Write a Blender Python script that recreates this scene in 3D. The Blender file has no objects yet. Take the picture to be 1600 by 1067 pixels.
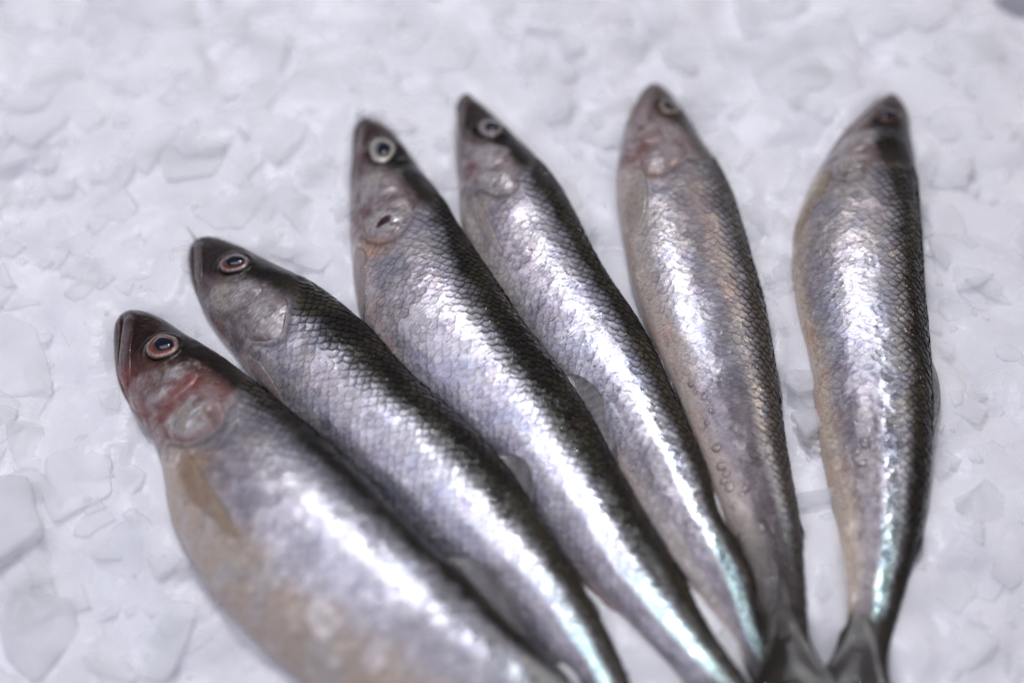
import bpy, math, random
import numpy as np
from mathutils import Vector, Matrix

sc = bpy.context.scene
# ---------------------------------------------------------------- camera
EL = math.radians(55); DIST = 0.40
cam_d = bpy.data.cameras.new('camera'); cam = bpy.data.objects.new('camera', cam_d)
sc.collection.objects.link(cam); sc.camera = cam
cam.location = (0, -DIST * math.cos(EL), DIST * math.sin(EL))
cam.rotation_euler = (math.pi / 2 - EL, 0, 0)
cam_d.lens = 60; cam_d.sensor_width = 36; cam_d.clip_start = 0.01; cam_d.clip_end = 20
cam_d.dof.use_dof = True; cam_d.dof.focus_distance = 0.388; cam_d.dof.aperture_fstop = 3.7
cam_d.dof.aperture_blades = 0

# ---------------------------------------------------------------- room light (shop lamps over the counter)
world = bpy.data.worlds.new('World'); sc.world = world; world.use_nodes = True
world.node_tree.nodes['Background'].inputs[0].default_value = (0.64, 0.64, 0.74, 1)
world.node_tree.nodes['Background'].inputs[1].default_value = 0.15

def lamp(name, loc, target, power, size, color, size_y=None):
    l = bpy.data.lights.new(name, 'AREA'); l.energy = power; l.color = color
    l.shape = 'RECTANGLE' if size_y else 'DISK'; l.size = size
    if size_y: l.size_y = size_y
    o = bpy.data.objects.new(name, l); sc.collection.objects.link(o)
    o.location = loc
    o.rotation_euler = (Vector(target) - Vector(loc)).to_track_quat('-Z', 'Y').to_euler()
    return o
lamp('counter_lamp', (-0.08, 0.50, 1.02), (0, 0, 0), 1.5, 0.18, (0.93, 0.95, 1.0), 0.14)
lamp('ceiling_panel', (-0.55, -0.25, 1.4), (0, 0, 0), 12.4, 1.5, (0.89, 0.885, 1.0), 1.5)
lamp('warm_spot', (0.72, 0.60, 0.62), (0, 0, 0), 0.9, 0.04, (1.0, 0.78, 0.48))
lamp('cool_spot', (-0.16, 0.42, 1.1), (0, 0, 0), 4.2, 0.07, (0.95, 0.97, 1.0))

vs = sc.view_settings
vs.view_transform = 'Standard'; vs.look = 'None'; vs.exposure = 0.0; vs.gamma = 1.0
vs.use_curve_mapping = False
sc.cycles.use_denoising = True
sc.cycles.max_bounces = 6; sc.cycles.transmission_bounces = 5; sc.cycles.transparent_max_bounces = 14
sc.cycles.use_adaptive_sampling = True; sc.cycles.adaptive_threshold = 0.025; sc.cycles.adaptive_min_samples = 32
sc.cycles.sample_clamp_indirect = 6

rng = np.random.default_rng(7)
random.seed(7)
# ---------------------------------------------------------------- fish surface maths
def spline(t, y, q):
    """natural cubic spline through (t, y), evaluated at q"""
    t = np.asarray(t, float); y = np.asarray(y, float); q = np.asarray(q, float)
    n = len(t); h = np.diff(t)
    A = np.zeros((n, n)); b = np.zeros(n); A[0, 0] = A[-1, -1] = 1
    for i in range(1, n - 1):
        A[i, i - 1] = h[i - 1]; A[i, i] = 2 * (h[i - 1] + h[i]); A[i, i + 1] = h[i]
        b[i] = 6 * ((y[i + 1] - y[i]) / h[i] - (y[i] - y[i - 1]) / h[i - 1])
    m = np.linalg.solve(A, b)
    k = np.clip(np.searchsorted(t, q, side='right') - 1, 0, n - 2)
    d = q - t[k]; hk = h[k]
    return (y[k] + d * ((y[k + 1] - y[k]) / hk - hk * (2 * m[k] + m[k + 1]) / 6)
            + d * d * m[k] / 2 + d ** 3 * (m[k + 1] - m[k]) / (6 * hk))

class Shape:
    """lofted body: centre line, half depth, half thickness and roll as functions of u (0 snout, 1 tail base)"""
    def __init__(self, C, H, roll):
        C = np.array(C, float); H = np.array(H, float)
        L = np.r_[0, np.cumsum(np.linalg.norm(np.diff(C[:, :2], axis=0), axis=1))]
        self.length = L[-1]; t = L / L[-1]
        self.t = t
        U = np.linspace(0, 1, 1201); self.U = U
        self.c = np.stack([spline(t, C[:, k], U) for k in range(3)], 1)
        h2 = np.interp(U, t, H ** 2)
        ker = np.hanning(61); ker /= ker.sum()
        pad = np.r_[2 * h2[0] - h2[30:0:-1], h2, 2 * h2[-1] - h2[-2:-32:-1]]
        h2s = np.convolve(pad, ker, 'valid')
        self.h = np.sqrt(np.clip(h2s, 1e-9, None))
        self.h[0] = 1e-4
        r = np.interp(U, [0, .06, .2, .45, .8, 1], [.80, .70, .66, .62, .52, .42])
        self.w = self.h * r
        T = np.gradient(self.c, U, axis=0)
        ker2 = np.hanning(41); ker2 /= ker2.sum()
        T = np.stack([np.convolve(np.pad(T[:, k], 20, 'edge'), ker2, 'valid') for k in range(3)], 1)
        T /= np.linalg.norm(T, axis=1)[:, None]
        z = np.array([0, 0, 1.0])
        d0 = np.cross(z, T); d0 /= np.linalg.norm(d0, axis=1)[:, None]
        n0 = np.cross(T, d0)
        r = np.radians(np.interp(U, np.linspace(0, 1, len(roll)), roll))[:, None]
        self.T = T
        self.d = d0 * np.cos(r) + n0 * np.sin(r)
        self.n = -d0 * np.sin(r) + n0 * np.cos(r)
    def at(self, arr, u):
        u = np.clip(u, 0, 1); x = u * 1200; i = np.clip(x.astype(int), 0, 1199); f = x - i
        if arr.ndim == 1:
            return arr[i] * (1 - f) + arr[i + 1] * f
        return arr[i] * (1 - f)[..., None] + arr[i + 1] * f[..., None]
    def raw(self, u, th):
        u = np.asarray(u, float); th = np.asarray(th, float)
        h = self.at(self.h, u); w = self.at(self.w, u)
        s, c = np.sin(th), np.cos(th)
        sd = np.sign(s) * np.abs(s) ** 0.95; cn = np.sign(c) * np.abs(c) ** 0.95
        return (self.at(self.c, u) + (h * sd)[..., None] * self.at(self.d, u)
                + (w * cn)[..., None] * self.at(self.n, u))
    def normal(self, u, th):
        e = 2e-3
        a = self.raw(np.clip(u + e, 0, 1), th) - self.raw(np.clip(u - e, 0, 1), th)
        b = self.raw(u, th + 0.02) - self.raw(u, th - 0.02)
        n = np.cross(a, b)
        return n / np.maximum(np.linalg.norm(n, axis=-1), 1e-12)[..., None]
    def point(self, u, th, off=0.0):
        return self.raw(u, th) + self.normal(u, th) * np.asarray(off)[..., None]
# measured fish: centre line, half depths (metres), roll, and surface positions (u, theta) of their markings
FISH = {
 1: dict(
  C=[[-0.09101,0.00627,0.0022],[-0.08947,0.00338,0.00276],[-0.08615,-0.00169,0.00347],[-0.08135,-0.00952,0.0043],[-0.07555,-0.01638,0.00541],[-0.06933,-0.02345,0.00666],[-0.06341,-0.0322,0.00766],[-0.05764,-0.04227,0.00852],[-0.05221,-0.04987,0.00918],[-0.0461,-0.0573,0.00942],[-0.03852,-0.06567,0.00923],[-0.0317,-0.07228,0.0087],[-0.02439,-0.07836,0.00791],[-0.01477,-0.08643,0.0069],[-0.0044,-0.09398,0.00576],[0.0064,-0.10121,0.0045],[0.01762,-0.10872,0.00347],[0.02557,-0.11424,0.00269]],
  H=[0.0001,0.0039,0.00697,0.00989,0.01139,0.01247,0.01495,0.0181,0.01931,0.02008,0.01987,0.0191,0.01886,0.01715,0.01534,0.01306,0.01054,0.00844],
  roll=[16,16,16,16],
  dark=[(0.0905,-0.2225),(0.1376,0.0131),(0.1605,0.3534),(0.1833,0.6545),(0.239,0.6152),(0.3004,0.7069),(0.4046,0.7461),(0.4917,0.7592),(0.5574,0.8247),(0.6445,0.8378),(0.7302,0.877),(0.8087,0.9556),(0.9172,1.5315)],
  belly=[(0.1205,-0.0785),(0.2033,-0.6807),(0.2947,-0.2749),(0.3889,-0.2094),(0.4546,-0.1833),(0.5331,-0.1833),(0.6188,-0.1963),(0.723,-0.0785),(0.823,0.0)],
  eye=(0.1248,0.3665,0.00408),
  eye_axis=[0.8536,-0.4684,0.2281],
  eye_ratio=0.842,
  dorsal=[(0.6274,1.3483),(0.7887,1.5184)],
  drops=[(0.3932,0.3665),(0.4246,0.3272),(0.6559,0.9687)],
  gill=[(0.219,0.144),(0.2519,0.3011),(0.2776,0.3403),(0.299,0.144),(0.3004,-0.0654),(0.289,-0.3534),(0.249,-0.7461),(0.2162,-0.9817),(0.219,-0.6676),(0.2247,-0.2094)],
  cheek=[(0.1262,-0.576),(0.1334,-0.2618),(0.1462,0.0131),(0.1676,0.2749),(0.1833,0.6545),(0.2005,0.5367),(0.2133,0.2356),(0.2133,-0.0785),(0.2047,-0.5105),(0.1719,-0.9817),(0.1362,-1.3744),(0.1291,-0.9817)],
  maxilla=[(0.0234,0.144),(0.0377,0.3142),(0.082,-0.1309),(0.1162,-0.4451),(0.1291,-0.7854),(0.1148,-1.0865),(0.0848,-0.6807),(0.0434,-0.3403)],
  pectoral=[(0.2947,-0.4189),(0.3147,-0.3403),(0.3461,-0.288),(0.3946,-0.2749),(0.4275,-0.3011),(0.4489,-0.3534),(0.4318,-0.4712),(0.3975,-0.5236),(0.3632,-0.6283),(0.3318,-0.6807),(0.3033,-0.6545)],
  red=[(0.1234,-0.8247),(0.1719,-1.021),(0.2133,-0.3927),(0.2119,0.0524),(0.2904,-0.4451)],
  orange=[(0.3332,-0.2225),(0.3332,-0.4712)],
 ),
 2: dict(
  C=[[-0.07715,0.02726,0.00207],[-0.07563,0.02589,0.00244],[-0.07269,0.02223,0.00299],[-0.06843,0.0166,0.0037],[-0.06407,0.01096,0.00451],[-0.05929,0.00572,0.00533],[-0.05395,0.00053,0.00589],[-0.04877,-0.00519,0.00619],[-0.04236,-0.01224,0.00627],[-0.03459,-0.02182,0.00622],[-0.02638,-0.03018,0.00601],[-0.01838,-0.03829,0.00554],[-0.01054,-0.04732,0.00494],[-0.00318,-0.0561,0.00417],[0.00433,-0.06557,0.00339],[0.01119,-0.07505,0.00272],[0.01728,-0.08337,0.00225],[0.02138,-0.09219,0.002],[0.02484,-0.09931,0.002]],
  H=[0.0001,0.00322,0.00595,0.00838,0.01005,0.01139,0.01249,0.0133,0.01385,0.01343,0.0132,0.01352,0.01296,0.01133,0.00947,0.00736,0.00506,0.00417,0.00415],
  roll=[16,16,16,14],
  dark=[(0.0748,-0.4974),(0.1162,-0.0916),(0.1519,0.3403),(0.189,0.3927),(0.2333,0.3011),(0.3118,0.2356),(0.4132,0.288),(0.4803,0.3927),(0.5488,0.3142),(0.6088,0.3142),(0.6673,0.3665),(0.7244,0.432),(0.7844,0.5498),(0.8458,0.4451),(0.8872,0.3142),(0.9343,0.2225)],
  belly=[(0.0977,-0.5236),(0.1633,-0.7985),(0.2319,-0.8247),(0.2947,-0.8116),(0.3604,-1.0079),(0.4275,-0.9948),(0.5103,-1.0734),(0.6174,-1.0734),(0.7344,-1.0996),(0.8558,-1.1126)],
  eye=(0.1119,0.3403,0.00367),
  eye_axis=[0.9345,-0.2574,0.2459],
  eye_ratio=0.781,
  dorsal=[(0.586,1.453),(0.6816,1.5184)],
  drops=[(0.6031,1.3221),(0.6188,1.4268),(0.6259,1.5315),(0.6459,1.3744),(0.6588,1.3614),(0.5902,0.4712),(0.6316,0.5236),(0.6473,0.5105),(0.6673,0.4843),(0.6859,0.3927),(0.7801,0.3534),(0.7887,0.3403),(0.8001,0.3534),(0.813,0.3272),(0.8272,0.288),(0.8401,0.2356)],
  gill=[(0.2005,0.1047),(0.2133,0.3403),(0.229,0.3796),(0.2504,0.1047),(0.2647,-0.1309),(0.2547,-0.3927),(0.229,-0.6152),(0.2047,-0.4843),(0.199,-0.2749)],
  cheek=[(0.1176,-0.4974),(0.1248,-0.2356),(0.1419,0.0654),(0.1633,0.3272),(0.1862,0.2749),(0.1905,0.0262),(0.1876,-0.2356),(0.1748,-0.5629),(0.1519,-0.7461),(0.1319,-0.7069)],
  maxilla=[(0.0177,-0.0524),(0.032,0.1833),(0.0605,-0.1702),(0.0834,-0.4451),(0.0948,-0.7069),(0.0748,-0.7985),(0.0477,-0.4843)],
  pectoral=[(0.2433,-0.8508),(0.2661,-0.7592),(0.3033,-0.8639),(0.3475,-1.0341),(0.3304,-1.2043),(0.2904,-1.309),(0.2619,-1.2305),(0.239,-1.1126)],
  red=[(0.2476,-0.5629),(0.169,-1.1257)],
  orange=[(0.1391,-0.3665)],
 ),
 3: dict(
  C=[[-0.03658,0.06819,0.002],[-0.03686,0.06577,0.00225],[-0.03551,0.06055,0.00274],[-0.03308,0.05253,0.00349],[-0.03081,0.04352,0.00438],[-0.02818,0.03462,0.00543],[-0.02587,0.02572,0.00638],[-0.02338,0.01677,0.00708],[-0.01991,0.0072,0.00731],[-0.01413,-0.00368,0.00725],[-0.00728,-0.0128,0.00684],[-0.0001,-0.02135,0.00616],[0.0062,-0.02999,0.00538],[0.01103,-0.03863,0.00469],[0.01629,-0.04761,0.00401],[0.02157,-0.05623,0.00337],[0.0275,-0.0653,0.00284],[0.03302,-0.0746,0.00269],[0.03784,-0.08177,0.00265],[0.04233,-0.08801,0.00275],[0.04637,-0.09431,0.003]],
  H=[0.0001,0.00294,0.00518,0.00744,0.00944,0.01169,0.01303,0.01448,0.01597,0.016,0.01457,0.01361,0.01229,0.01146,0.0106,0.00969,0.00862,0.00703,0.00589,0.00517,0.00465],
  roll=[8,10,12,14],
  dark=[(0.0648,-0.5367),(0.1291,-0.1963),(0.1419,0.3011),(0.2005,0.3796),(0.2647,0.6021),(0.3332,0.4843),(0.3932,0.4581),(0.456,0.3927),(0.5017,0.288),(0.5445,0.1963),(0.5702,0.1702),(0.6245,0.1833),(0.6702,0.288),(0.7173,0.288),(0.7616,0.2094),(0.8044,0.1963),(0.8429,0.2618),(0.8986,0.3927),(0.9386,0.4712)],
  belly=[(0.072,-0.5367),(0.1605,-0.6807),(0.249,-0.6676),(0.3118,-0.6283),(0.3746,-0.6807),(0.4275,-0.8901),(0.486,-1.0865),(0.5674,-1.0734),(0.6402,-1.0865),(0.723,-0.9817),(0.803,-0.9163),(0.9001,-0.877)],
  eye=(0.1005,0.1571,0.00541),
  eye_axis=[0.1529,-0.9678,0.1998],
  eye_ratio=0.625,
  dorsal=[(0.5417,1.4268),(0.6773,1.4792)],
  drops=[(0.6159,0.3796),(0.6274,0.4058),(0.6402,0.4189),(0.6088,0.4581),(0.683,0.2618),(0.6973,0.2749),(0.7102,0.2749),(0.7202,0.3011),(0.7344,0.3272),(0.7444,0.3403),(0.7773,0.2094),(0.7601,0.2618),(0.8201,0.2618),(0.8372,0.3011),(0.8558,0.3403),(0.9058,0.4058)],
  gill=[(0.209,0.0393),(0.2076,0.3272),(0.2247,0.432),(0.2433,0.2749),(0.2619,0.0524),(0.2704,-0.144),(0.2661,-0.4058),(0.2461,-0.6807),(0.2247,-0.7069),(0.2133,-0.4451)],
  cheek=[(0.1348,-0.432),(0.1319,0.1178),(0.1433,0.5498),(0.1805,0.3272),(0.1976,0.0785),(0.2119,-0.3272),(0.199,-0.6021),(0.1633,-0.6545)],
  maxilla=[(0.0263,-0.3927),(0.0334,-0.0131),(0.082,-0.3534),(0.1148,-0.5498),(0.1019,-0.8247),(0.0534,-0.7723)],
  pectoral=[(0.2504,-0.9556),(0.2733,-0.6938),(0.3047,-0.7985),(0.3375,-1.021),(0.3461,-1.4792),(0.3318,-1.5053),(0.2947,-1.4399),(0.2619,-1.1388)],
  red=[(0.209,-0.7592)],
  orange=[(0.2661,-0.6545),(0.279,-0.4451)],
  wound=[(0.2433,-0.2094)],
 ),
 4: dict(
  C=[[-0.01178,0.07689,0.002],[-0.01181,0.07383,0.00215],[-0.01016,0.06822,0.00257],[-0.00803,0.06099,0.00321],[-0.00545,0.05294,0.00409],[-0.00293,0.04532,0.00505],[-0.0004,0.03665,0.00576],[0.00261,0.0267,0.00613],[0.00691,0.01648,0.00621],[0.01175,0.00664,0.00591],[0.0173,-0.00286,0.00538],[0.02246,-0.01256,0.00486],[0.02679,-0.02271,0.0049],[0.03048,-0.03165,0.00482],[0.03417,-0.04083,0.00483],[0.0373,-0.05038,0.00501],[0.04164,-0.05939,0.00527],[0.04575,-0.06678,0.00354],[0.04832,-0.07392,0.002],[0.05098,-0.08102,0.0005],[0.05329,-0.08708,-0.001]],
  H=[0.0001,0.00217,0.0043,0.00665,0.00892,0.01082,0.01291,0.01373,0.01308,0.01261,0.01238,0.01143,0.0103,0.0097,0.0089,0.00729,0.00655,0.0062,0.00454,0.00369,0.00294],
  roll=[12,12,10,10],
  dark=[(0.0691,-0.5498),(0.1248,-0.1309),(0.1619,0.3534),(0.199,0.4189),(0.2547,0.4451),(0.3047,0.5629),(0.3646,0.5629),(0.4332,0.576),(0.4931,0.4974),(0.5531,0.5498),(0.6231,0.576),(0.6788,0.576),(0.7287,0.576),(0.7716,0.6414),(0.813,0.6807),(0.8529,0.5105),(0.8901,0.4581),(0.92,0.4189)],
  belly=[(0.082,-0.6545),(0.1576,-0.8639),(0.2319,-0.7199),(0.3332,-0.6676),(0.3846,-0.733),(0.4432,-0.8116),(0.5131,-0.8116),(0.5788,-0.7854),(0.6459,-0.7723),(0.7059,-0.6414),(0.7644,-0.4581),(0.8344,-0.4974),(0.9086,-0.4451)],
  eye=(0.1134,0.3665,0.00378),
  eye_axis=[0.3607,-0.899,0.2483],
  eye_ratio=0.774,
  dorsal=[(0.5203,1.4661),(0.6445,1.4792)],
  drops=[(0.6802,-1.165),(0.7045,-1.2828),(0.7259,-1.3221),(0.743,-1.2435),(0.7616,-1.2435),(0.7787,-1.1912),(0.7944,-1.165)],
  gill=[(0.2076,0.0262),(0.2033,0.2356),(0.2219,0.3011),(0.2419,0.2356),(0.2519,0.0785),(0.2476,-0.1702),(0.2262,-0.4058),(0.2033,-0.5105),(0.2005,-0.2749)],
  cheek=[(0.1476,-0.4058),(0.1448,0.0262),(0.1633,0.432),(0.1762,0.5629),(0.1919,0.3011),(0.1976,0.0654),(0.1947,-0.2487),(0.1705,-0.5498)],
  maxilla=[(0.022,-0.3403),(0.0234,0.2618),(0.0648,-0.1963),(0.0934,-0.4712),(0.082,-0.8508),(0.0405,-0.9163)],
  pectoral=[(0.2276,-0.6545),(0.2404,-0.5367),(0.2733,-0.4581),(0.3018,-0.432),(0.3404,-0.5105),(0.329,-0.6152),(0.2975,-0.6938),(0.2661,-0.7854),(0.2362,-0.7723)],
  red=[(0.1833,-0.589)],
  orange=[(0.2504,-0.3665)],
 ),
 5: dict(
  C=[[0.03731,0.07998,0.00208],[0.03713,0.07688,0.00248],[0.03713,0.07091,0.00314],[0.03735,0.06345,0.00409],[0.03774,0.05497,0.00517],[0.0387,0.04551,0.00617],[0.03986,0.03576,0.00685],[0.04114,0.02605,0.0072],[0.04239,0.01601,0.00708],[0.04435,0.00558,0.00662],[0.04627,-0.00428,0.006],[0.04827,-0.01437,0.00521],[0.04985,-0.02348,0.00438],[0.05154,-0.0333,0.00357],[0.05318,-0.04271,0.00296],[0.05468,-0.05279,0.003],[0.0556,-0.06266,0.00354],[0.05627,-0.0714,0.0042],[0.05648,-0.07887,0.005]],
  H=[0.0001,0.00304,0.00602,0.00863,0.01085,0.01346,0.01464,0.01492,0.01508,0.01478,0.01376,0.01208,0.01092,0.00961,0.00872,0.00769,0.00632,0.00501,0.00438],
  roll=[-12,-10,-6,0],
  dark=[(0.0905,-0.5236),(0.1334,-0.1309),(0.1448,0.3272),(0.1947,0.3272),(0.2633,0.432),(0.329,0.4712),(0.3946,0.5498),(0.4603,0.5236),(0.5388,0.4974),(0.5945,0.4974),(0.6602,0.4712),(0.7187,0.432),(0.783,0.5498),(0.8415,0.6152),(0.9072,0.6938),(0.9714,0.6152)],
  belly=[(0.1176,-0.6414),(0.1962,-0.7854),(0.279,-0.8116),(0.3504,-0.8639),(0.4232,-0.9163),(0.4917,-0.7461),(0.5445,-0.6414),(0.5931,-0.7069),(0.6516,-0.8116),(0.7102,-0.7069),(0.783,-0.4712),(0.8544,-0.1833),(0.93,-0.1047),(0.9943,-0.288)],
  eye=(0.0948,0.144,0.00347),
  eye_axis=[-0.2907,-0.8861,0.3609],
  eye_ratio=0.788,
  dorsal=[(0.5731,1.3483),(0.6631,1.3614)],
  drops=[(0.7359,-0.8116),(0.7487,-0.7461),(0.7573,-0.9294),(0.7687,-0.7723),(0.7773,-0.3534),(0.7987,-0.8116),(0.8472,-0.9032),(0.8444,-1.3221),(0.8301,-0.2618),(0.8372,-0.1571),(0.8829,-0.8639),(0.9015,-0.2487),(0.9115,-0.1309),(0.9258,-0.1047),(0.9386,-0.2225),(0.9515,-0.4058),(0.9857,-1.0603),(1.0,-1.6493),(1.0,-1.6755),(1.0,-1.6755),(0.6331,-0.7069),(0.6545,-0.6283),(0.6702,-0.8378),(0.7087,-0.7985),(0.6088,-0.9163)],
  gill=[(0.199,-0.2618),(0.199,0.0654),(0.2105,0.2356),(0.2304,0.1047),(0.2504,-0.144),(0.2619,-0.3665),(0.2561,-0.6283),(0.2333,-0.7461),(0.2147,-0.5236)],
  cheek=[(0.1562,-0.7069),(0.1433,-0.3142),(0.1491,0.2225),(0.1776,0.2487),(0.1933,-0.0262),(0.1947,-0.3665),(0.1805,-0.733)],
  maxilla=[(0.0491,-0.6938),(0.0448,-0.2749),(0.1062,-0.3534),(0.1519,-0.6021),(0.1448,-0.8508),(0.0919,-0.8508)],
  pectoral=[(0.2533,-0.7199),(0.259,-0.6414),(0.3047,-0.6807),(0.329,-0.7723),(0.3475,-0.8901),(0.3618,-1.0734),(0.3518,-1.2959),(0.309,-1.3744),(0.2718,-1.1257)],
  red=[(0.2147,-0.9032),(0.179,-0.5498)],
  orange=[(0.2547,-0.5105)],
 ),
 6: dict(
  C=[[0.09849,0.07642,0.00202],[0.09755,0.07334,0.00231],[0.09586,0.06798,0.00285],[0.09328,0.06164,0.00359],[0.09078,0.05524,0.00452],[0.08836,0.04748,0.00559],[0.08572,0.03867,0.00641],[0.08319,0.02847,0.00689],[0.0817,0.01774,0.00705],[0.08135,0.00785,0.00689],[0.08164,-0.00168,0.0065],[0.08171,-0.01103,0.00596],[0.08111,-0.0217,0.00531],[0.08044,-0.03185,0.00458],[0.07989,-0.04273,0.00381],[0.07855,-0.053,0.00311],[0.07686,-0.06214,0.00254],[0.07506,-0.06981,0.00217],[0.07342,-0.07595,0.002],[0.07211,-0.08034,0.002]],
  H=[0.0001,0.00287,0.00553,0.00776,0.00986,0.01168,0.01339,0.01487,0.01527,0.01472,0.01405,0.01331,0.01295,0.01209,0.01043,0.00877,0.00691,0.00571,0.00518,0.00507],
  roll=[18,12,8,8],
  dark=[(0.0919,-0.2618),(0.1362,-0.0524),(0.2076,0.2094),(0.259,0.4189),(0.3004,0.576),(0.3889,0.6152),(0.4689,0.589),(0.5403,0.5367),(0.5831,0.5629),(0.6502,0.5629),(0.7102,0.5498),(0.773,0.5629),(0.8429,0.6021),(0.9101,0.576),(0.9786,0.6414)],
  belly=[(0.1148,-0.0131),(0.1976,-0.288),(0.2461,-0.6152),(0.309,-0.7592),(0.3718,-0.8639),(0.4332,-0.8901),(0.496,-0.8901),(0.546,-0.7069),(0.6102,-0.7199),(0.6887,-0.6807),(0.7573,-0.4974),(0.8244,-0.3927),(0.8958,-0.3796),(0.96,-0.4843)],
  eye=(0.0905,0.2749,0.00329),
  eye_axis=[-0.4934,-0.8307,0.2579],
  eye_ratio=0.955,
  dorsal=[(0.5545,1.4923),(0.7002,1.5446)],
  drops=[(0.703,-0.1963),(0.7159,-0.3534),(0.713,-0.0654),(0.733,-0.288)],
  gill=[(0.2176,-0.4843),(0.2047,-0.1309),(0.2076,0.0916),(0.2319,0.1702),(0.2561,0.0785),(0.2661,-0.1309),(0.2561,-0.4451),(0.2262,-0.6938)],
  cheek=[(0.1619,-0.5629),(0.1419,-0.1571),(0.1291,0.4058),(0.1519,0.5367),(0.1833,0.1702),(0.1976,-0.144),(0.2019,-0.5105)],
  maxilla=[(0.0848,-0.4451),(0.0477,-0.3272),(0.0677,0.0393),(0.1305,-0.0916),(0.1562,-0.3665),(0.1262,-0.4974)],
  pectoral=[(0.2519,-0.7592),(0.259,-0.4974),(0.2918,-0.5498),(0.3232,-0.7592),(0.3489,-0.9425),(0.3718,-1.2043),(0.3561,-1.4661),(0.329,-1.2174),(0.2904,-0.9556)],
  red=[(0.2918,-0.4058)],
  orange=[(0.5146,-1.309),(0.753,-1.5053)],
 ),
}
# loose larger chips: position, radius, thickness, sides, seed, rotation, label
CHIPS = [
 ((.0672, -.0140, .004), .0056, .0018, 6, 11, (.10, -.15, .3), 'rounded clear ice chip in the gap between the two right-hand fish, uppermost'),
 ((.0662, -.0245, .0045), .0052, .0022, 5, 12, (-.05, .20, 1.1), 'blocky ice chip wedged in the gap between the two right-hand fish'),
 ((-.112, -.0510, .003), .0155, .0040, 5, 14, (-.14, .10, .9), 'broad ice plate with a sharp straight front edge, at the left edge'),
 ((-.100, -.0740, .001), .0110, .0026, 6, 15, (.10, -.10, 2.0), 'flat tilted ice plate lying in the bottom left corner'),
]
# ---------------------------------------------------------------- helpers
def smooth(a, b, x):
    t = np.clip((np.asarray(x, float) - a) / (b - a), 0, 1); return t * t * (3 - 2 * t)
_tab = np.random.default_rng(3).random((256, 256))
def vnoise(x, y, seed=0):
    x = np.asarray(x, float) + seed * 17.31; y = np.asarray(y, float) + seed * 41.77
    i = np.floor(x).astype(int); j = np.floor(y).astype(int); fx = x - i; fy = y - j
    fx = fx * fx * (3 - 2 * fx); fy = fy * fy * (3 - 2 * fy)
    g = lambda a, b: _tab[a % 256, b % 256]
    return ((g(i, j) * (1 - fx) + g(i + 1, j) * fx) * (1 - fy) + (g(i, j + 1) * (1 - fx) + g(i + 1, j + 1) * fx) * fy) * 2 - 1
def fbm(x, y, seed=0, o=4):
    s = 0; a = 1; t = 0
    for k in range(o):
        s = s + a * vnoise(x * 2 ** k, y * 2 ** k, seed + k); t += a; a *= .55
    return s / t
def mix(a, b, t):
    t = np.asarray(t)[..., None]; return np.asarray(a) * (1 - t) + np.asarray(b) * t

def link(o, parent=None):
    sc.collection.objects.link(o)
    if parent is not None: o.parent = parent
    return o
def mesh_obj(name, V, Fq, mat, parent=None, col=None, prp=None, uv=None, smooth_shade=True, origin=None):
    """one mesh object from numpy arrays; faces is a list of arrays (quads or tris)"""
    V = np.asarray(V, float).reshape(-1, 3)
    if origin is not None: V = V - np.asarray(origin)
    me = bpy.data.meshes.new(name)
    loops = []; starts = []; tot = []
    n = 0
    for f in Fq:
        f = np.asarray(f, np.int32)
        if f.size == 0: continue
        k = f.shape[1]
        loops.append(f.ravel()); starts.append(n + np.arange(len(f)) * k); tot.append(np.full(len(f), k)); n += f.size
    L = np.concatenate(loops); st = np.concatenate(starts); tt = np.concatenate(tot)
    me.vertices.add(len(V)); me.vertices.foreach_set('co', V.astype(np.float32).ravel())
    me.loops.add(len(L)); me.loops.foreach_set('vertex_index', L.astype(np.int32))
    me.polygons.add(len(st)); me.polygons.foreach_set('loop_start', st.astype(np.int32)); me.polygons.foreach_set('loop_total', tt.astype(np.int32))
    me.update(calc_edges=True)
    me.polygons.foreach_set('use_smooth', np.full(len(st), smooth_shade))
    for nm, arr in (('Col', col), ('Prp', prp)):
        if arr is not None:
            a = me.attributes.new(nm, 'FLOAT_COLOR', 'POINT')
            arr = np.asarray(arr, np.float32).reshape(len(V), -1)
            if arr.shape[1] == 3: arr = np.c_[arr, np.ones(len(V), np.float32)]
            a.data.foreach_set('color', arr.astype(np.float32).ravel())
    if uv is not None:
        a = me.attributes.new('Smm', 'FLOAT_VECTOR', 'POINT')
        uv = np.asarray(uv, np.float32).reshape(len(V), 2)
        a.data.foreach_set('vector', np.c_[uv, np.zeros(len(V), np.float32)].astype(np.float32).ravel())
    me.validate()
    me.materials.append(mat)
    o = bpy.data.objects.new(name, me)
    link(o, parent)
    if origin is not None: o.location = origin
    return o
def grid_faces(n, m, wrap=False):
    i = np.arange(n - 1)[:, None]; j = np.arange(m if wrap else m - 1)[None, :]
    a = i * m + j; b = i * m + (j + 1) % m; c = (i + 1) * m + (j + 1) % m; d = (i + 1) * m + j
    return np.stack([a, d, c, b], -1).reshape(-1, 4)
def tag(o, label, cat, group=None):
    o['label'] = label; o['category'] = cat
    if group: o['group'] = group
    return o

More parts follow.
